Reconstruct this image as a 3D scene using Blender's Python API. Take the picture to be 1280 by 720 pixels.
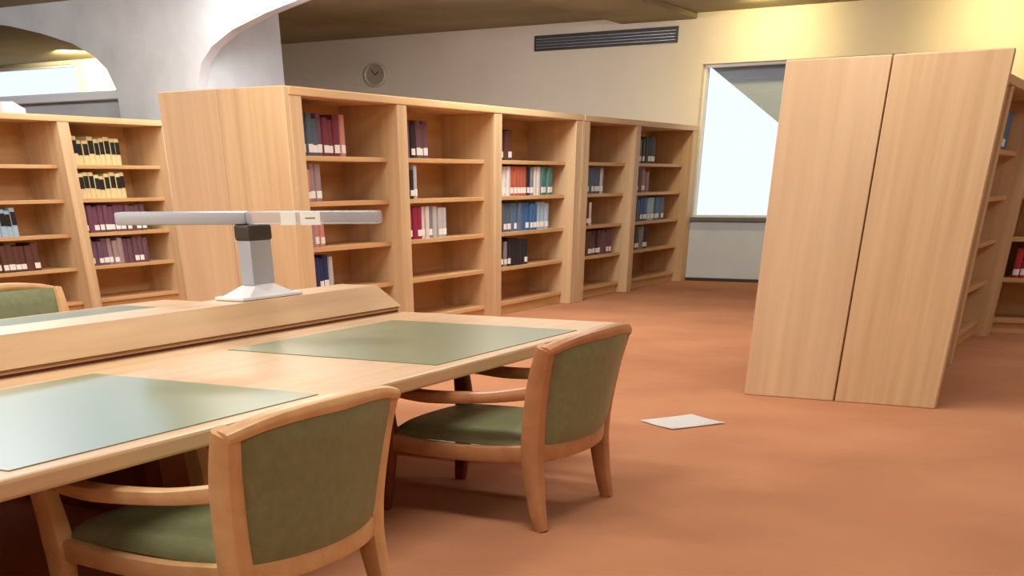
import bpy, bmesh, math, random
from mathutils import Vector, Matrix
random.seed(7)
C = bpy.context.scene.collection
for o in list(bpy.data.objects):
    bpy.data.objects.remove(o)

# one layout unit = eye height; S turns it into metres
S = 1.2

# ---------------------------------------------------------------- camera
F, PX, PY, TH, YAW, ROLL = 1306.13, 598.95, 1157.5, 0.618886, 0.51648, 0.00836104
cam_d = bpy.data.cameras.new('camera')
cam = bpy.data.objects.new('camera', cam_d); C.objects.link(cam)
r_ = Vector((math.cos(YAW), math.sin(YAW), 0)); h_ = Vector((-math.sin(YAW), math.cos(YAW), 0)); z_ = Vector((0, 0, 1))
fw = h_ * math.cos(TH) - z_ * math.sin(TH); up = h_ * math.sin(TH) + z_ * math.cos(TH)
cr = r_ * math.cos(ROLL) - up * math.sin(ROLL); cu = r_ * math.sin(ROLL) + up * math.cos(ROLL)
m = Matrix((cr, cu, -fw)).transposed().to_4x4(); m.translation = (0, 0, S)
cam.matrix_world = m
cam_d.sensor_width = 36; cam_d.lens = F / 1280 * 36
cam_d.shift_x = (640 - PX) / 1280; cam_d.shift_y = (PY - 360) / 1280
cam_d.clip_start = 0.02
sc = bpy.context.scene; sc.camera = cam

# ---------------------------------------------------------------- world, lamps, exposure
w = bpy.data.worlds.new('sky'); sc.world = w; w.use_nodes = True
bg = w.node_tree.nodes['Background']; bg.inputs[0].default_value = (.86, .94, 1, 1); bg.inputs[1].default_value = 1.08
sc.view_settings.view_transform = 'Standard'; sc.view_settings.look = 'None'
sc.view_settings.gamma = 1; sc.view_settings.use_curve_mapping = False
sc.view_settings.exposure = 0.0

def area(name, loc, sx, sy, power, col, aim=None):
    d = bpy.data.lights.new(name, 'AREA'); d.shape = 'RECTANGLE'; d.size = sx * S; d.size_y = sy * S
    d.energy = power; d.color = col
    o = bpy.data.objects.new(name, d); C.objects.link(o); o.location = Vector(loc) * S
    if aim is not None:
        o.rotation_euler = (Vector(aim) - Vector(loc)).to_track_quat('-Z', 'Y').to_euler()
    return o
COOL = (1, .96, .9)
for x in (-7.6, -4.4, -1.6, 1.2):
    for y in (-0.5, 2.6, 5.8, 9.0):
        area('ceiling_lamp_and_fill', (x, y, 2.47), 1.5, .5, {-7.6: 56, -4.4: 84, -1.6: 46, 1.2: 32}[x], COOL)
for x, y, ax, ay, az, p in ((-8.2, 7.6, -9.6, 10.0, 1.9, 34), (-6.2, 6.6, -8.2, 10.6, 2.0, 40), (-11.2, 7.2, -12, 10.2, 2.0, 40),
                            (-7.4, 9.6, -9.3, 14.35, 1.9, 58), (-4.6, 9.6, -6.2, 14.35, 1.8, 55), (-6.2, 11.1, -8.2, 14.35, 2.0, 36)):
    area('ceiling_lamp_and_fill', (x, y, 2.42), .9, .3, p, (.94, .97, 1), (ax, ay, az))  # added unseen fill lights, aimed to brighten the column, arches and back wall
area('panel_sheen_fill', (-9.6, 6.8, 2.42), 4.2, .5, 80, (.52, .74, 1), (-2.6, 2.2, .5))  # added unseen light, only for a cool sheen on the near writing panel
def spot(name, loc, aim, power, col, ang, blend=.6, rad=.08):
    d = bpy.data.lights.new(name, 'SPOT'); d.energy = power; d.color = col; d.spot_size = math.radians(ang); d.spot_blend = blend
    d.shadow_soft_size = rad
    o = bpy.data.objects.new(name, d); C.objects.link(o); o.location = Vector(loc) * S
    o.rotation_euler = (Vector(aim) - Vector(loc)).to_track_quat('-Z', 'Y').to_euler()
WARM = (1, .8, .36)
spot('wall_washer_lamp', (-4.35, 13.5, 2.46), (-4.45, 14.35, 2.05), 105, WARM, 150, 1)
spot('wall_washer_lamp', (-2.1, 13.5, 2.46), (-2.2, 14.35, 2.05), 105, WARM, 150, 1)
spot('wall_washer_lamp', (-13.9, 13.2, 2.4), (-14.2, 14.35, 2.15), 420, (1, .86, .5), 110)

# ---------------------------------------------------------------- materials
def mat(name):
    m = bpy.data.materials.new(name); m.use_nodes = True
    nt = m.node_tree; return m, nt, nt.nodes['Principled BSDF']
def lin(c):
    return tuple((v / 12.92 if v <= .04045 else ((v + .055) / 1.055) ** 2.4) for v in (x / 255 for x in c)) + (1,)
def mottled(name, c1, c2, scale=(1, 1, 1), nscale=6, rough=.6, bump=0, detail=5, spec=.3, r2=None):
    m, nt, b = mat(name)
    tc = nt.nodes.new('ShaderNodeTexCoord'); mp = nt.nodes.new('ShaderNodeMapping'); mp.inputs['Scale'].default_value = scale
    nz = nt.nodes.new('ShaderNodeTexNoise'); nz.inputs['Scale'].default_value = nscale; nz.inputs['Detail'].default_value = detail
    rp = nt.nodes.new('ShaderNodeValToRGB'); rp.color_ramp.elements[0].position = .3; rp.color_ramp.elements[1].position = .7
    rp.color_ramp.elements[0].color = lin(c1); rp.color_ramp.elements[1].color = lin(c2)
    nt.links.new(tc.outputs['Object'], mp.inputs[0]); nt.links.new(mp.outputs[0], nz.inputs[0])
    nt.links.new(nz.outputs[0], rp.inputs[0]); nt.links.new(rp.outputs[0], b.inputs['Base Color'])
    b.inputs['Roughness'].default_value = rough; b.inputs['Specular IOR Level'].default_value = spec
    if bump:
        bp = nt.nodes.new('ShaderNodeBump'); bp.inputs['Strength'].default_value = bump; bp.inputs['Distance'].default_value = .01
        nt.links.new(nz.outputs[0], bp.inputs['Height']); nt.links.new(bp.outputs[0], b.inputs['Normal'])
    return m
def plain(name, c, rough=.5, metal=0, spec=.4):
    m, nt, b = mat(name); b.inputs['Base Color'].default_value = lin(c); b.inputs['Roughness'].default_value = rough
    b.inputs['Metallic'].default_value = metal; b.inputs['Specular IOR Level'].default_value = spec
    return m
OAK_V = mottled('oak_vertical_grain', (206, 172, 130), (224, 193, 151), (5, 5, .25), 3, .45)
OAK_V2 = mottled('oak_pale_vertical_grain', (212, 180, 142), (226, 196, 158), (5, 5, .25), 3, .45)
OAK_H = mottled('oak_length_grain', (214, 175, 126), (230, 198, 152), (5, .3, 5), 3, .45)
OAK_X = mottled('oak_cross_grain', (208, 163, 112), (226, 187, 138), (.3, 5, 5), 3, .45)
OAK_S = mottled('oak_shelf', (204, 158, 106), (222, 182, 132), (5, .3, 5), 3, .5)
OAK_T = mottled('oak_table', (200, 162, 120), (216, 180, 138), (5, .35, 5), 3, .35)
CHAIRW = mottled('chair_beech', (208, 158, 106), (224, 180, 130), (3, 3, 3), 4, .35)
CHAIRM = mottled('chair_beech_shaded', (176, 120, 80), (194, 138, 94), (3, 3, 3), 4, .35)  # same beech as chair_beech, with shade put into the colour
CHAIRD = mottled('dark_wood_and_painted_shade', (104, 48, 32), (128, 62, 42), (3, 3, 3), 4, .35)  # dark red wood; on chair legs and divider strip it stands for shade
LEATH = mottled('green_leather', (124, 128, 92), (133, 138, 100), (1, 1, 1), 30, .42, .05)
LEATH_T = mottled('green_leather_desk_top', (119, 131, 93), (122, 134, 96), (1, 1, 1), 2, .28, 0, 1, spec=1.0)
CARPET = mottled('terracotta_carpet', (180, 124, 90), (196, 139, 103), (1, 1, 1), 1.2, .95, .1, 8, .05)
CONC = mottled('grey_concrete', (196, 196, 198), (212, 212, 214), (1, 1, 1), 2.5, .85, .05, 8, .1)
CEIL = mottled('brown_concrete', (146, 136, 110), (172, 162, 134), (1, 1, 1), .7, .9, .05, 5, .1)
WALL = mottled('cream_wall', (222, 210, 190), (228, 217, 198), (1, 1, 1), 2, .85, 0, 4, .1)
WHITE = plain('white_paint', (238, 240, 242), .5)
PAPER = plain('white_paper', (244, 243, 240), .7)
PANELG = mottled('pale_grey_panel', (206, 218, 224), (214, 226, 232), (1, 1, 1), 3, .6)
STEEL = plain('grey_metal', (160, 164, 170), .35, .6)
DARKM = plain('dark_metal', (74, 66, 62), .5, .3)
LAMPG = plain('pale_grey_lamp_metal', (176, 179, 188), .35, .1)
OUTC = plain('outside_concrete', (158, 168, 178), .9)
DARK = plain('black_paint', (28, 26, 24), .6)
BLUEG = plain('rail_dark_grey', (108, 112, 110), .4)
COLS = {}
for n, c in dict(teal_grey=(108, 128, 140), steel_blue=(92, 118, 150), maroon=(120, 52, 66), plum=(112, 82, 98), pink=(202, 138, 130),
                 mauve_grey=(160, 136, 136), navy=(38, 48, 96), black=(40, 38, 42), white=(224, 218, 214), crimson=(150, 38, 68),
                 grey=(140, 138, 142), red_orange=(190, 100, 74), teal=(84, 130, 124), pale_blue=(168, 196, 214), blue=(64, 108, 160),
                 brown=(96, 60, 48), dark_green=(66, 76, 66), cream=(226, 204, 150), purple=(116, 72, 92), slate=(86, 100, 116),
                 red=(176, 48, 58), dusky_purple=(108, 74, 84), pale_grey=(190, 188, 190)).items():
    COLS[n] = plain('cloth_' + n, c, .6)
def glass():
    m = bpy.data.materials.new('window_glass'); m.use_nodes = True; nt = m.node_tree; nt.nodes.clear()
    out = nt.nodes.new('ShaderNodeOutputMaterial'); mx = nt.nodes.new('ShaderNodeMixShader'); fr = nt.nodes.new('ShaderNodeFresnel')
    fr.inputs[0].default_value = 1.08
    t = nt.nodes.new('ShaderNodeBsdfTransparent'); g = nt.nodes.new('ShaderNodeBsdfGlossy'); g.inputs['Roughness'].default_value = .02
    nt.links.new(fr.outputs[0], mx.inputs[0]); nt.links.new(t.outputs[0], mx.inputs[1]); nt.links.new(g.outputs[0], mx.inputs[2])
    nt.links.new(mx.outputs[0], out.inputs[0]); return m
GLASS = glass()
def acrylic():
    m = bpy.data.materials.new('translucent_grey_acrylic'); m.use_nodes = True; nt = m.node_tree; b = nt.nodes['Principled BSDF']
    b.inputs['Base Color'].default_value = lin((206, 206, 214)); b.inputs['Roughness'].default_value = .3
    out = nt.nodes['Material Output']; t = nt.nodes.new('ShaderNodeBsdfTransparent'); mx = nt.nodes.new('ShaderNodeMixShader')
    mx.inputs[0].default_value = .42; nt.links.new(t.outputs[0], mx.inputs[1]); nt.links.new(b.outputs[0], mx.inputs[2])
    nt.links.new(mx.outputs[0], out.inputs[0]); return m
ACR = acrylic()

# ---------------------------------------------------------------- helpers
def box(bm, x0, x1, y0, y1, z0, z1, bev=0, seg=2):
    vs = [bm.verts.new((x, y, z)) for x in (x0, x1) for y in (y0, y1) for z in (z0, z1)]
    fs = [bm.faces.new([vs[i] for i in q]) for q in ((0, 1, 3, 2), (4, 6, 7, 5), (0, 4, 5, 1), (2, 3, 7, 6), (0, 2, 6, 4), (1, 5, 7, 3))]
    if bev:
        es = list({e for f in fs for e in f.edges})
        bmesh.ops.bevel(bm, geom=es, offset=bev, segments=seg, profile=.5, affect='EDGES')
def prism(bm, poly, axis, a, b):
    """polygon in the plane across `axis`, extruded from a to b"""
    def P(u, v, t):
        return {'x': (t, u, v), 'y': (u, t, v), 'z': (u, v, t)}[axis]
    A = [bm.verts.new(P(u, v, a)) for u, v in poly]; B = [bm.verts.new(P(u, v, b)) for u, v in poly]
    bm.faces.new(A); bm.faces.new(B[::-1]); n = len(poly)
    for i in range(n):
        bm.faces.new((A[i], B[i], B[(i + 1) % n], A[(i + 1) % n]))
def rrect(w, h, r, k=3):
    pts = []
    for cx, cy, a0 in ((w / 2 - r, h / 2 - r, 0), (-w / 2 + r, h / 2 - r, 90), (-w / 2 + r, -h / 2 + r, 180), (w / 2 - r, -h / 2 + r, 270)):
        for i in range(k):
            a = math.radians(a0 + 90 * i / (k - 1)); pts.append((cx + r * math.cos(a), cy + r * math.sin(a)))
    return pts
def catmull(pts, n=6):
    P = [Vector(p) for p in pts]; out = []
    for i in range(len(P) - 1):
        p0 = P[max(i - 1, 0)]; p1 = P[i]; p2 = P[i + 1]; p3 = P[min(i + 2, len(P) - 1)]
        for k in range(n):
            t = k / n
            out.append(.5 * ((2 * p1) + (p2 - p0) * t + (2 * p0 - 5 * p1 + 4 * p2 - p3) * t * t + (3 * p1 - p0 - 3 * p2 + p3) * t ** 3))
    out.append(P[-1]); return out
def sweep(bm, pts, sizes, side, rad=.3, n=6):
    """rounded-rectangle section along a smooth path; side = direction of the section's width"""
    L = catmull(pts, n); m = len(sizes); rings = []
    for i, p in enumerate(L):
        t = (L[min(i + 1, len(L) - 1)] - L[max(i - 1, 0)]).normalized()
        sd = side(i / (len(L) - 1)) if callable(side) else Vector(side)
        a = (sd - t * sd.dot(t)).normalized(); b = t.cross(a)
        f = i / (len(L) - 1) * (m - 1); j = min(int(f), m - 2); u = f - j
        w_ = sizes[j][0] * (1 - u) + sizes[j + 1][0] * u; h2 = sizes[j][1] * (1 - u) + sizes[j + 1][1] * u
        rings.append([bm.verts.new(p + a * x + b * y) for x, y in rrect(w_, h2, min(w_, h2) * rad)])
    k = len(rings[0])
    for A, B in zip(rings, rings[1:]):
        for i in range(k):
            bm.faces.new((A[i], A[(i + 1) % k], B[(i + 1) % k], B[i]))
    bm.faces.new(rings[0][::-1]); bm.faces.new(rings[-1])
def cyl(bm, c, r, axis, l, seg=32, r2=None):
    mt = {'z': Matrix.Identity(4), 'y': Matrix.Rotation(math.pi / 2, 4, 'X'), 'x': Matrix.Rotation(math.pi / 2, 4, 'Y')}[axis]
    bmesh.ops.create_cone(bm, cap_ends=True, segments=seg, radius1=r, radius2=r if r2 is None else r2, depth=l, matrix=Matrix.Translation(c) @ mt)
def obj(name, bm, m, parent=None, loc=(0, 0, 0), angle=35):
    for v in bm.verts: v.co *= S
    bmesh.ops.recalc_face_normals(bm, faces=bm.faces[:])
    me = bpy.data.meshes.new(name); bm.to_mesh(me); bm.free(); me.materials.append(m)
    me.shade_smooth(); me.set_sharp_from_angle(angle=math.radians(angle))
    o = bpy.data.objects.new(name, me); C.objects.link(o); o.location = Vector(loc) * S
    if parent: o.parent = parent
    return o
def bx(name, m, parent, *b, bev=.004, loc=(0, 0, 0)):
    bm = bmesh.new(); box(bm, *b, bev=bev); return obj(name, bm, m, parent, loc, 20)
def thing(name, label, cat, loc=(0, 0, 0), rotz=0, group=None):
    o = bpy.data.objects.new(name, None); C.objects.link(o); o.empty_display_size = .1
    o.location = Vector(loc) * S; o.rotation_euler = (0, 0, rotz); tag(o, label, cat, group); return o
def tag(o, label, cat, group=None):
    o['label'] = label; o['category'] = cat
    if group: o['group'] = group
    return o
def struct(o):
    o['kind'] = 'structure'; return o

# ---------------------------------------------------------------- the room
YW = 14.35; ZC = 2.49; X0, X1, Y0 = -18.0, 4.0, -3.0
struct(bx('floor', CARPET, None, X0, X1, Y0, YW + .3, -.1, 0, bev=0))
struct(bx('ceiling', CEIL, None, X0, X1, Y0, YW + .3, ZC, ZC + .15, bev=0))
struct(bx('wall_right', WALL, None, X1, X1 + .2, Y0, YW + .3, 0, ZC, bev=0))
struct(bx('wall_left', WALL, None, X0 - .2, X0, Y0, YW + .3, 0, ZC, bev=0))
struct(bx('wall_front', WALL, None, X0, X1, Y0 - .2, Y0, 0, ZC, bev=0))
# back wall with two window openings
WX0, WX1, WZ0, WZ1 = -5.19, -3.0, .635, 2.05
VX0, VX1, VZ0, VZ1 = -17.6, -14.85, 1.3, 2.45
bm = bmesh.new()
def wallseg(a, b, z0, z1): box(bm, a, b, YW, YW + .25, z0, z1)
wallseg(X0, VX0, 0, ZC); wallseg(VX0, VX1, 0, VZ0); wallseg(VX0, VX1, VZ1, ZC); wallseg(VX1, WX0, 0, ZC)
wallseg(WX0, WX1, 0, WZ0 - .04); wallseg(WX0, WX1, WZ1, ZC); wallseg(WX1, X1, 0, ZC)
struct(obj('wall_back', bm, WALL))
def window(name, x0, x1, z0, z1, mull):
    e = bpy.data.objects.new(name, None); C.objects.link(e); e.location = Vector((x0, YW, z0)) * S; struct(e)
    W, H = x1 - x0, z1 - z0; t = .024
    bm = bmesh.new(); box(bm, 0, t, .08, .16, 0, H); box(bm, W - t, W, .08, .16, 0, H); box(bm, t, W - t, .08, .16, 0, t); box(bm, t, W - t, .08, .16, H - t, H)
    for k in range(1, mull): box(bm, W * k / mull - t / 2, W * k / mull + t / 2, .08, .16, t, H - t)
    obj('window_frame', bm, WHITE, e)
    bx('pane', GLASS, e, t * .5, W - t * .5, .115, .125, t * .5, H - t * .5, bev=0)
    return e
win = window('window_1', WX0, WX1, WZ0, WZ1, 2)
window('window_2', VX0, VX1, VZ0, VZ1, 1)
struct(bx('trim_1', BLUEG, None, WX0 - .08, WX1 + .05, YW - .07, YW + .08, .6, .64, bev=.006))       # window sill rail
struct(bx('trim_2', PANELG, None, WX0 - .06, WX1, YW - .03, YW, .03, .6, bev=.004))                  # panel under the window
struct(bx('baseboard_back', DARKM, None, WX0 - .06, WX1, YW - .04, YW, 0, .03, bev=.003))
# concrete stair soffit outside the window
bm = bmesh.new(); prism(bm, [(-5.8, 2.40), (-3.0, .70), (-3.0, 3.0), (-5.6, 3.0)], 'y', YW + .35, YW + 1.5)
struct(obj('trim_3', bm, OUTC))

# concrete column with flared haunches, and the parapet to its left
def haunch(x, sgn):
    return [(x, 0), (x, 1.78), (x + sgn * .09, 1.95), (x + sgn * .24, 2.06), (x + sgn * .5, 2.165), (x + sgn * .92, 2.265), (x + sgn * 1.36, 2.345), (x + sgn * 2.2, 2.44), (x + sgn * 3.0, ZC)]
R = haunch(-8.75, 1); Lh = haunch(-9.82, -1)
bm = bmesh.new(); prism(bm, R + Lh[::-1], 'y', 10.0, 10.14); box(bm, -9.82, -8.75, 10.14, 11.38, 0, ZC)
col = obj('wall_column', bm, CONC); struct(col)
struct(bx('wall_parapet', CONC, None, -14.6, -9.82, 10.2, 10.5, 0, 1.72, bev=0))
struct(bx('trim_4', WHITE, None, -14.6, -9.82, 10.1, 10.55, 1.72, 1.79, bev=.01))
bm = bmesh.new(); prism(bm, [(a - 5.9 - .0, b) for a, b in R] + [(a - 5.9, b) for a, b in Lh][::-1], 'y', 10.0, 10.14); box(bm, -15.72, -14.65, 10.14, 11.38, 0, ZC)
struct(obj('wall_pier', bm, CONC))
# shallow ceiling beams
for i, (x, wd) in enumerate(((-5.75, .9),)):
    struct(bx('trim_%d' % (5 + i), CEIL, None, x - wd / 2, x + wd / 2, 11.55, YW, 2.44, ZC, bev=.01))

# ---------------------------------------------------------------- bookcases
ZS = (.10, .37, .632, .895, 1.15)       # shelf heights
SB = .10                                 # shelves sit back from the posts
def bookcase(label, loc, W, posts, H=1.5, pt=.13, end='both', split=False, rotz=0, over=0, one=False, endt=.05, seam=.004):
    """posts: Y of post centres; local x across, front at +W/2"""
    t = thing('bookcase', label, 'bookcase', loc, rotz)
    ya, yb = posts[0] - pt / 2, posts[-1] + pt / 2
    xb = -W / 2
    def endp(y0, y1):
        if split:
            g = seam; q = split
            bx('end_panel', OAK_V2, t, -W / 2 - over, q - g, y0, y1, 0, H, bev=.006)
            bx('end_panel', OAK_V, t, q + g, W / 2 + over, y0, y1, 0, H, bev=.006)
        else:
            bx('end_panel', OAK_V, t, -W / 2 - over, W / 2 + over, y0, y1, 0, H, bev=.006)
    endp(ya - endt, ya)
    if end == 'both': endp(yb, yb + endt)
    for p in posts:
        bx('upright', OAK_V, t, xb, W / 2, p - pt / 2, p + pt / 2, 0, H - .045, bev=.004)
    bx('top_panel', OAK_H, t, xb - .0, W / 2 + .005, ya, yb, H - .045, H, bev=.006)
    for p, q in zip(posts, posts[1:]):
        a, b = p + pt / 2, q - pt / 2
        x_in = -W / 2 + .03 if one else 0
        bx('back_panel', OAK_S, t, x_in - .015, x_in + .015, a, b, .02, H - .045, bev=0)
        for s in ((1,) if one else (1, -1)):
            xa, xc = x_in + s * .015, s * (W / 2 - SB)
            for z in ZS:
                bx('shelf', OAK_S, t, min(xa, xc), max(xa, xc), a, b, z - .028, z, bev=.003)
            bx('plinth', OAK_S, t, *sorted((s * (W / 2 - SB - .02), s * (W / 2 - SB - .05))), a, b, 0, .072, bev=.002)
    return t
XA = -5.68; WA = 1.05
bookcase('long pale oak bookcase of three bays facing the desk, plain end panel nearest the table', (XA, 0, 0), WA, (6.80, 8.05, 9.51, 11.09), end='one', split=-.02, seam=.0006)
bookcase('far two bay oak bookcase continuing the long row up to the bright window', (XA, 0, 0), WA, (11.265, 12.53, 14.22), end='both', endt=.035)
XC = -9.375
bookcase('oak bookcase at left in front of the concrete column, dark labelled volumes on it', (XC, 0, 0), WA, (5.9, 7.1, 8.30, 9.60), end='both')
XD = -1.41
bookcase('tall oak double bookcase on the right showing its broad two panel end', (XD, 0, 0), .64, (6.62, 8.25, 9.98), H=1.475, split=-.012, over=.2, end='one', endt=.06, pt=.1)
XE = -.2
bookcase('oak bookcase at the right edge facing the aisle behind the broad end panel', (XE, 10.35, 0), .5, (-1.0, .8), end='both', rotz=-math.pi / 2, one=True)

# ---------------------------------------------------------------- books
ORD = ['first', 'second', 'third', 'fourth', 'fifth', 'sixth', 'seventh', 'eighth', 'ninth', 'tenth', 'eleventh', 'twelfth', 'thirteenth', 'fourteenth', 'fifteenth', 'sixteenth', 'seventeenth']
CACHE = {}
def book_parts(t, h, d, band=False):
    k = (round(t, 3), round(h, 2), round(d, 2), band)
    if k in CACHE: return CACHE[k]
    t, h, d, band = k; c = .006
    bm = bmesh.new()                                                   # case: two boards and a rounded spine
    arc = [(-.012 + .012 * math.sin(math.pi * i / 6), t * (1 - math.cos(math.pi * i / 6)) / 2) for i in range(7)]
    outer = [(-d, 0)] + arc + [(-d, t)]
    inner = [(-d, t - c), (-.014, t - c), (-.014, c), (-d, c)]
    prism(bm, outer + inner, 'z', 0, h)
    cover = bm
    pg = bmesh.new(); box(pg, -d + .008, -.014, c, t - c, .006, h - .006)
    lb = bmesh.new()                                                   # spine label
    z0, z1 = (.4 * h, .86 * h) if band else (.018, .018 + .2 * h)
    arc2 = [(x + .0025, y) for x, y in arc[1:-1]]
    prism(lb, arc2 + [(x - .004, y) for x, y in arc[1:-1]][::-1], 'z', z0, z1)
    res = []
    for nm, b, m in (('cover', cover, COLS['navy']), ('page_block', pg, PAPER), ('title_band' if band else 'spine_label', lb, DARK if band else PAPER)):
        o = obj(nm, b, m); C.objects.unlink(o); res.append(o)
    CACHE[k] = res
    return res
def k_top(z):
    return z > 1.1
def shelf_books(runs, xf, y, z, shelf, bay, case, rotz=0, hgt=.205, sgn=1, base=None, lab=.8, depth=.2, band=False):
    """runs: list of (colour, label?, count, thickness); books stand side by side from y on"""
    idx = 0; tot = sum(r[2] for r in runs)
    for colr, n, th in ((r[0], r[2], r[3]) for r in runs):
        for _ in range(n):
            t = th * random.uniform(.85, 1.12); t = round(t / .004) * .004
            h = round((hgt + random.choice((-.02, -.01, 0, .01, .01))), 2); h = h if k_top(z) else min(h, .21); d = round(depth + random.choice((-.02, 0, .01)), 2)
            jx = random.uniform(-.02, .0)
            loc = (xf + jx, y, z + .0012) if rotz == 0 else (y, xf - jx, z + .0012)
            cn = colr.replace('_', ' ')
            pos = ORD[idx] + ' from left' if tot > 1 else 'standing alone'
            e = thing('book', '%s hardback, %s, %s shelf, %s, %s' % (cn, pos, shelf, bay, case), 'book', loc, rotz, 'books on the %s shelf, %s of the %s' % (shelf, bay, case))
            for p in book_parts(t, h, d, band):
                if p.name.startswith('spine_label') and random.random() > lab: continue
                o = p.copy(); C.objects.link(o); o.parent = e
                if p.name.startswith('cover'):
                    o.material_slots[0].link = 'OBJECT'; o.material_slots[0].material = COLS[colr]
            y += t + .002; idx += 1
XF = XA + WA / 2 - SB - .02
LC = 'long bookcase'
sh = ['lowest', 'fourth', 'third', 'second', 'top']
def LB(runs, y, k, bay, **kw): shelf_books(runs, XF, y, ZS[k], sh[k], bay, LC, **kw)
B = 'nearest bay'
LB([('teal_grey', 1, 3, .062), ('slate', 1, 2, .06), ('plum', 1, 1, .06), ('maroon', 1, 3, .066), ('pink', 1, 1, .05)], 6.89, 4, B, hgt=.215)
LB([('pink', 1, 3, .06), ('mauve_grey', 1, 2, .062)], 6.89, 3, B)
LB([('mauve_grey', 1, 3, .058), ('pink', 1, 2, .055)], 6.9, 2, B, hgt=.19)
LB([('black', 1, 1, .05), ('navy', 1, 4, .062), ('pale_grey', 1, 1, .05)], 6.91, 1, B, hgt=.2)
B = 'second bay'
LB([('plum', 1, 3, .055), ('black', 1, 1, .06), ('dusky_purple', 1, 3, .06)], 8.2, 4, B, hgt=.22)
LB([('white', 1, 2, .055), ('black', 1, 1, .06), ('pale_grey', 1, 1, .06)], 8.22, 3, B)
LB([('crimson', 0, 4, .068), ('white', 0, 2, .055), ('grey', 0, 1, .06), ('pale_grey', 1, 3, .065)], 8.2, 2, B, hgt=.22)
B = 'third bay'
LB([('dusky_purple', 1, 3, .066), ('brown', 1, 2, .066)], 9.66, 4, B, hgt=.21)
LB([('white', 0, 4, .066), ('red_orange', 0, 5, .07), ('black', 1, 1, .06), ('grey', 1, 1, .06), ('white', 0, 2, .07), ('teal', 1, 4, .066)], 9.72, 3, B, hgt=.22)
LB([('slate', 1, 4, .07), ('steel_blue', 1, 3, .07), ('blue', 1, 4, .07), ('pale_blue', 0, 3, .085)], 9.72, 2, B, hgt=.22)
LB([('black', 1, 2, .07), ('grey', 1, 1, .06), ('black', 1, 6, .066)], 9.72, 1, B, hgt=.21)
B = 'fourth bay'
LB([('teal_grey', 1, 2, .07), ('slate', 1, 4, .07), ('pale_grey', 1, 1, .06)], 11.52, 3, B, hgt=.22)
LB([('brown', 1, 2, .06), ('white', 0, 1, .06)], 11.54, 2, B, hgt=.2)
LB([('brown', 1, 5, .07), ('black', 1, 1, .07), ('dusky_purple', 1, 5, .066)], 11.54, 1, B, hgt=.2)
B = 'farthest bay'
LB([('grey', 1, 2, .07), ('dark_green', 1, 5, .07)], 12.86, 4, B, hgt=.22)
LB([('dusky_purple', 1, 3, .066), ('mauve_grey', 1, 3, .066)], 12.82, 3, B, hgt=.2)
LB([('slate', 1, 3, .07), ('blue', 1, 3, .07), ('pale_blue', 0, 2, .07), ('steel_blue', 1, 5, .07)], 12.84, 2, B, hgt=.21)
LB([('dark_green', 1, 3, .07), ('grey', 1, 2, .07), ('black', 1, 2, .07)], 12.86, 1, B, hgt=.22)
XF2 = XC + WA / 2 - SB - .02
LC2 = 'left bookcase'
def LB2(runs, y, k, bay, **kw): shelf_books(runs, XF2, y, ZS[k], sh[k], bay, LC2, **kw)
B = 'right bay'
LB2([('cream', 1, 10, .068)], 8.40, 4, B, hgt=.2, lab=1, band=True)
LB2([('cream', 1, 10, .068)], 8.42, 3, B, hgt=.19, lab=1, band=True)
LB2([('purple', 1, 8, .068), ('dusky_purple', 1, 4, .066)], 8.44, 2, B, hgt=.215)
LB2([('plum', 1, 4, .066), ('mauve_grey', 1, 3, .06), ('dusky_purple', 1, 5, .066)], 8.44, 1, B, hgt=.21)
B = 'left bay'
LB2([('pale_blue', 1, 7, .068)], 7.22, 2, B, hgt=.2, lab=1, band=True)
LB2([('pale_grey', 1, 2, .068), ('brown', 1, 7, .068)], 7.22, 1, B, hgt=.21)
XF3 = XD + .32 - SB - .02
def LB3(runs, y, k, bay, **kw): shelf_books(runs, XF3, y, ZS[k], sh[k], bay, 'tall right bookcase', depth=.145, **kw)
LB3([('white', 0, 2, .07), ('slate', 1, 4, .07), ('black', 1, 2, .07), ('steel_blue', 1, 5, .07)], 8.7, 4, 'far bay', hgt=.22)
LB3([('white', 0, 1, .06), ('dark_green', 1, 2, .07)], 9.0, 2, 'far bay', hgt=.2)
shelf_books([('red', 1, 2, .05), ('navy', 0, 4, .06), ('purple', 1, 2, .06)], 10.35 - .25 + SB + .02, -1.06, ZS[1], sh[1], 'bay', 'right edge bookcase', rotz=-math.pi / 2, hgt=.2)

# ---------------------------------------------------------------- reading table
TX0, TX1, TY0, TY1, TZ = -4.64, -2.0, -1.6, 4.83, .5
t = thing('reading_table', 'long pale oak reading table with green leather writing panels and central raised divider', 'table', ((TX0 + TX1) / 2, 1.6, 0))
ox, oy = (TX0 + TX1) / 2, 1.6
bx('tabletop', OAK_T, t, TX0 - ox, TX1 - ox, TY0 - oy, TY1 - oy, TZ - .042, TZ, bev=.008)
for y0 in (3.36, 1.59, -.18):
    for x0, x1 in ((-2.955, -2.055), (-4.585, -3.685)):
        bx('writing_panel', LEATH_T, t, x0 - ox, x1 - ox, y0 - oy, y0 + 1.11 - oy, TZ - .01, TZ + .0025, bev=0)
bm = bmesh.new()                                                       # raised divider with sloping sides and hipped ends
a, b, zt = .18, .10, .099
bx('painted_shadow_strip', CHAIRD, t, -a + .006, a - .006, TY0 + .03 - oy, TY1 - .02 - oy, TZ, TZ + .012, bev=0)  # dark strip standing in for the shadow line under the divider
TZ0, TZ = TZ, TZ + .01
low = [(-a, TY0 + .02 - oy, TZ), (a, TY0 + .02 - oy, TZ), (a, TY1 - .01 - oy, TZ), (-a, TY1 - .01 - oy, TZ)]
mid = [(-a + .01, TY0 + .02 - oy, TZ + .012), (a - .01, TY0 + .02 - oy, TZ + .012), (a - .01, TY1 - .01 - oy, TZ + .012), (-a + .01, TY1 - .01 - oy, TZ + .012)]
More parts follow.
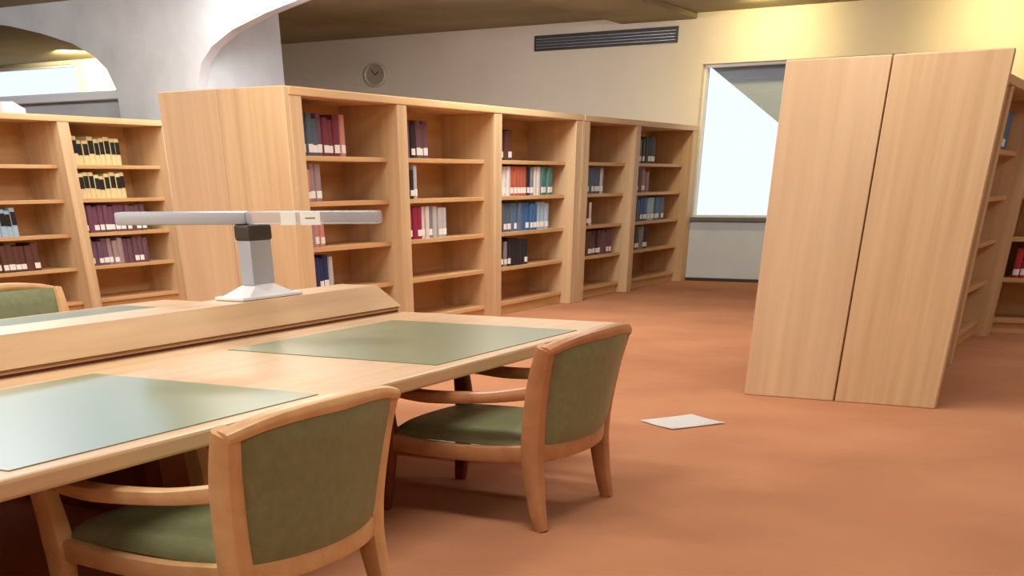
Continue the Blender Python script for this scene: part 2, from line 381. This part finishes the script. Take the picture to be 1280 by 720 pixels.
mid2 = [(x * 1.1, y, z + .002) for x, y, z in mid]
top = [(-b, TY0 + .15 - oy, TZ + zt), (b, TY0 + .15 - oy, TZ + zt), (b, TY1 - .08 - oy, TZ + zt), (-b, TY1 - .08 - oy, TZ + zt)]
rg = [[bm.verts.new(p) for p in q] for q in (low, mid, mid2, top)]
for A, B_ in zip(rg, rg[1:]):
    for i in range(4): bm.faces.new((A[i], A[(i + 1) % 4], B_[(i + 1) % 4], B_[i]))
bm.faces.new(rg[-1])
obj('divider', bm, OAK_T, t); TZ = TZ0
for x in (TX0 + .16, TX1 - .2):
    bx('apron', CHAIRD, t, x - ox, x + .03 - ox, TY0 + .15 - oy, TY1 - .15 - oy, .432, TZ - .042, bev=.002)
for y in (TY1 - .45, 2.95, 1.3, -1.2):
    bm = bmesh.new(); box(bm, -.3, .3, y - .04 - oy, y + .04 - oy, .03, TZ - .042, bev=.006); box(bm, -.9, .9, y - .06 - oy, y + .06 - oy, 0, .05, bev=.01)
    obj('leg', bm, CHAIRD, t)

# ---------------------------------------------------------------- chairs
def chair(label, x, y, rz=0, wood=CHAIRW, frontw=None):
    """faces -X (towards the table); origin under the seat centre"""
    t = thing('library_armchair', label, 'chair', (x, y, 0), rz, 'green armchairs around the reading table')
    hw = .28; X = (1, 0, 0); frontw = frontw or wood
    for s in (-1, 1):
        bm = bmesh.new()                                               # rear leg and back post in one piece
        sweep(bm, [(.33, s * (hw + .005), 0), (.302, s * hw, .12), (.285, s * (hw - .004), .27), (.308, s * (hw + .014), .45), (.343, s * (hw + .032), .570)],
              [(.045, .04), (.06, .055), (.075, .062), (.07, .06), (.055, .05)], X, .28)
        obj('rear_leg', bm, wood, t)
        bm = bmesh.new()                                               # front leg rising to the arm
        sweep(bm, [(-.325, s * hw, 0), (-.315, s * hw, .1), (-.30, s * hw, .26), (-.315, s * hw, .40)],
              [(.04, .04), (.055, .05), (.07, .062), (.055, .05)], X, .28)
        obj('front_leg', bm, frontw, t)
        bm = bmesh.new()
        sweep(bm, [(-.34, s * hw, .405), (-.26, s * (hw + .012), .408), (-.1, s * (hw + .022), .40), (.12, s * (hw + .016), .412), (.29, s * hw, .435)],
              [(.06, .028), (.066, .032), (.06, .036), (.05, .034), (.046, .04)], (0, 1, 0), .35)
        obj('arm', bm, wood, t)
        bm = bmesh.new()
        sweep(bm, [(-.29, s * (hw - .005), .238), (-.1, s * (hw + .0), .229), (.1, s * (hw + .0), .231), (.28, s * (hw - .005), .245)],
              [(.04, .055), (.04, .05), (.04, .05), (.04, .055)], (0, 1, 0), .2)
        obj('side_rail', bm, wood, t)
    def arc(z, xo, bul, n=7, w=hw):
        return [(xo + bul * (1 - (u * u)), u * w, z) for u in [-1 + 2 * i / (n - 1) for i in range(n)]]
    bm = bmesh.new(); sweep(bm, arc(.245, .285, .06), [(.04, .055)] * 2, X, .2); obj('rear_rail', bm, wood, t)
    bm = bmesh.new(); sweep(bm, arc(.24, -.30, -.03), [(.04, .05)] * 2, X, .2); obj('front_rail', bm, wood, t)
    bm = bmesh.new(); sweep(bm, [(p[0], p[1], p[2] - .018 * abs(p[1] / hw) ** 3) for p in arc(.588, .345, .06, 9, hw + .046)], [(.05, .026), (.055, .036), (.05, .026)], X, .4); obj('top_rail', bm, wood, t)
    # upholstered back: a curved padded shell
    bm = bmesh.new(); nu, nv = 18, 10; G = {}
    for side in (0, 1):
        for i in range(nu + 1):
            for j in range(nv + 1):
                u = -1 + 2 * i / nu; v = j / nv
                z = .268 + (.305) * v
                zc = z
                edge = min(1, (1 - abs(u)) * 9) ** .5 * min(1, min(v, 1 - v) * 8 + .15) ** .5
                th = (.016 + .016 * edge)
                xo = .286 + .057 * v ** 1.3 + .06 * (1 - u * u)
                G[side, i, j] = bm.verts.new((xo + (th if side else -th), u * (hw - .018 + .04 * v), zc))
    for i in range(nu):
        for j in range(nv):
            bm.faces.new((G[0, i, j], G[0, i + 1, j], G[0, i + 1, j + 1], G[0, i, j + 1]))
            bm.faces.new((G[1, i, j], G[1, i, j + 1], G[1, i + 1, j + 1], G[1, i + 1, j]))
    for i in range(nu):
        for j in (0, nv): bm.faces.new((G[0, i, j], G[0, i + 1, j], G[1, i + 1, j], G[1, i, j]))
    for j in range(nv):
        for i in (0, nu): bm.faces.new((G[0, i, j], G[0, i, j + 1], G[1, i, j + 1], G[1, i, j]))
    obj('back_pad', bm, LEATH, t, angle=50)
    # seat cushion, crowned
    bm = bmesh.new(); n = 16; G = {}
    for i in range(n + 1):
        for j in range(n + 1):
            u = -1 + 2 * i / n; v = -1 + 2 * j / n
            e = max(0, (1 - u ** 6) * (1 - v ** 6))
            xr = .285 + .07 * (1 - v * v) if u > 0 else .295 + .02 * (1 - v * v)
            G[0, i, j] = bm.verts.new((u * xr - .005, v * .262, .268 + .034 * e ** .45 + .008 * (1 - u * u) * (1 - v * v)))
            G[1, i, j] = bm.verts.new((u * xr - .005, v * .262, .255))
    for i in range(n):
        for j in range(n):
            bm.faces.new((G[0, i, j], G[0, i + 1, j], G[0, i + 1, j + 1], G[0, i, j + 1])); bm.faces.new((G[1, i, j], G[1, i, j + 1], G[1, i + 1, j + 1], G[1, i + 1, j]))
        for q in (0, n):
            bm.faces.new((G[0, i, q], G[0, i + 1, q], G[1, i + 1, q], G[1, i, q])); bm.faces.new((G[0, q, i], G[0, q, i + 1], G[1, q, i + 1], G[1, q, i]))
    obj('seat', bm, LEATH, t, angle=60)
    return t
chair('green leather armchair with pale wood frame in the foreground, back towards the viewer', -2.0, 2.155)
chair('green armchair with wood darkened for shade beyond the foreground chair, at the table end', -2.0, 3.69, .0, CHAIRM, CHAIRD)  # frame and front legs coloured darker to imitate their shaded side
chair('green backed armchair on the far side of the table, only its top showing', -4.64, 4.1, math.pi)

# ---------------------------------------------------------------- lamp, paper, small things
t = thing('desk_lamp', 'grey desk lamp with a long flat head standing on the table divider', 'lamp', (-3.32, 4.02, TZ + .1102))
bm = bmesh.new(); box(bm, -.075, .075, -.2, .2, 0, .012, bev=.004); 
lo = [(-.07, -.15, .012), (.07, -.15, .012), (.07, .15, .012), (-.07, .15, .012)]; hi = [(-.03, -.05, .05), (.03, -.05, .05), (.03, .05, .05), (-.03, .05, .05)]
A = [bm.verts.new(p) for p in lo]; Bq = [bm.verts.new(p) for p in hi]
for i in range(4): bm.faces.new((A[i], A[(i + 1) % 4], Bq[(i + 1) % 4], Bq[i]))
bm.faces.new(Bq); bm.faces.new(A[::-1])
obj('base', bm, WHITE, t)
bx('stem', LAMPG, t, -.035, .035, -.07, .07, .045, .205, bev=.008)
bx('swivel', DARKM, t, -.04, .04, -.075, .075, .2, .255, bev=.01)
hd = bpy.data.objects.new('head', None)
bm = bmesh.new(); box(bm, -.56, -.02, -.055, .055, -.022, .022, bev=.01)
head = obj('head', bm, LAMPG, t, (0.01, 0.0, .277)); head.rotation_euler = (0, 0, .4456)
bm = bmesh.new(); box(bm, -.02, .52, -.055, .055, -.022, .022, bev=.01)
hw_ = obj('diffuser', bm, ACR, t, (0.01, 0.0, .277)); hw_.rotation_euler = (0, 0, .4456)
for x0, x1 in ((.125, .185), (.205, .285)):
    bm = bmesh.new(); box(bm, x0, x1, -.0585, -.0545, -.024, .02)
    lb = obj('label_card', bm, PAPER, head)
bm = bmesh.new(); box(bm, .225, .265, -.0595, -.0583, -.003, .001); obj('printed_line', bm, plain('grey_ink', (120, 122, 120), .7), head)

bm = bmesh.new(); n = 8; G = {}
for i in range(n + 1):
    for j in range(n + 1):
        u, v = i / n, j / n
        G[i, j] = bm.verts.new((u * .27, v * .33, .003 + .012 * (u - .5) ** 2 + .006 * (v - .5) ** 2))
for i in range(n):
    for j in range(n): bm.faces.new((G[i, j], G[i + 1, j], G[i + 1, j + 1], G[i, j + 1]))
bmesh.ops.solidify(bm, geom=bm.faces[:], thickness=.002)
p = obj('paper_sheet', bm, PAPER, None, (-2.143, 5.474, 0)); p.rotation_euler = (0, 0, math.radians(-32)); tag(p, 'white sheet of paper lying flat on the carpet beside the chair', 'paper')

t = thing('wall_vent', 'long dark slatted air vent high on the back wall', 'vent', (-6.4, YW, 2.32))
bm = bmesh.new()
for z0, z1 in ((-.07, -.055), (.055, .07)): box(bm, -.89, .89, -.025, 0, z0, z1)
for x0, x1 in ((-.89, -.87), (.87, .89)): box(bm, x0, x1, -.025, 0, -.055, .055)
obj('frame', bm, DARKM, t)
bx('backing', DARKM, t, -.87, .87, -.004, 0, -.055, .055, bev=0)
for k in range(4):
    bm = bmesh.new(); prism(bm, [(-.022, -.048 + k * .027), (-.004, -.034 + k * .027), (-.004, -.028 + k * .027), (-.022, -.042 + k * .027)], 'x', -.87, .87)
    obj('slat', bm, STEEL, t)

t = thing('wall_clock', 'small round pale clock on the back wall above the long bookcase', 'clock', (-9.55, YW, 2.12))
bm = bmesh.new(); n = 40
prof = [(.165, 0), (.165, -.05), (.15, -.062), (.135, -.05), (.132, -.03)]
rings = [[bm.verts.new((r * math.cos(2 * math.pi * i / n), y, r * .72 * math.sin(2 * math.pi * i / n))) for i in range(n)] for r, y in prof]
for A, B_ in zip(rings, rings[1:]):
    for i in range(n): bm.faces.new((A[i], A[(i + 1) % n], B_[(i + 1) % n], B_[i]))
bm.faces.new(rings[0])
obj('rim', bm, plain('cream_plastic', (214, 204, 184), .4), t)
bm = bmesh.new(); cyl(bm, (0, 0, 0), .134, 'y', .01, 40)
for v in bm.verts: v.co.z *= .72; v.co.y -= .03
obj('face', bm, plain('clock_face', (176, 164, 140), .5), t)
for nm, ang, ln in (('hour_hand', 60, .06), ('minute_hand', -50, .085)):
    bm = bmesh.new(); box(bm, -.005, .005, -.004, 0, 0, ln)
    o = obj(nm, bm, DARKM, t, (0, -.036, 0)); o.rotation_euler = (0, math.radians(ang), 0)

bm = bmesh.new(); prism(bm, [(-.12, 0), (.12, 0), (.12, .03), (0, .075), (-.12, .07)], 'x', -.14, .14)
p = obj('folded_card', bm, PAPER, None, (-9.0, 7.8, 1.5)); tag(p, 'white folded card on top of the left bookcase', 'card')
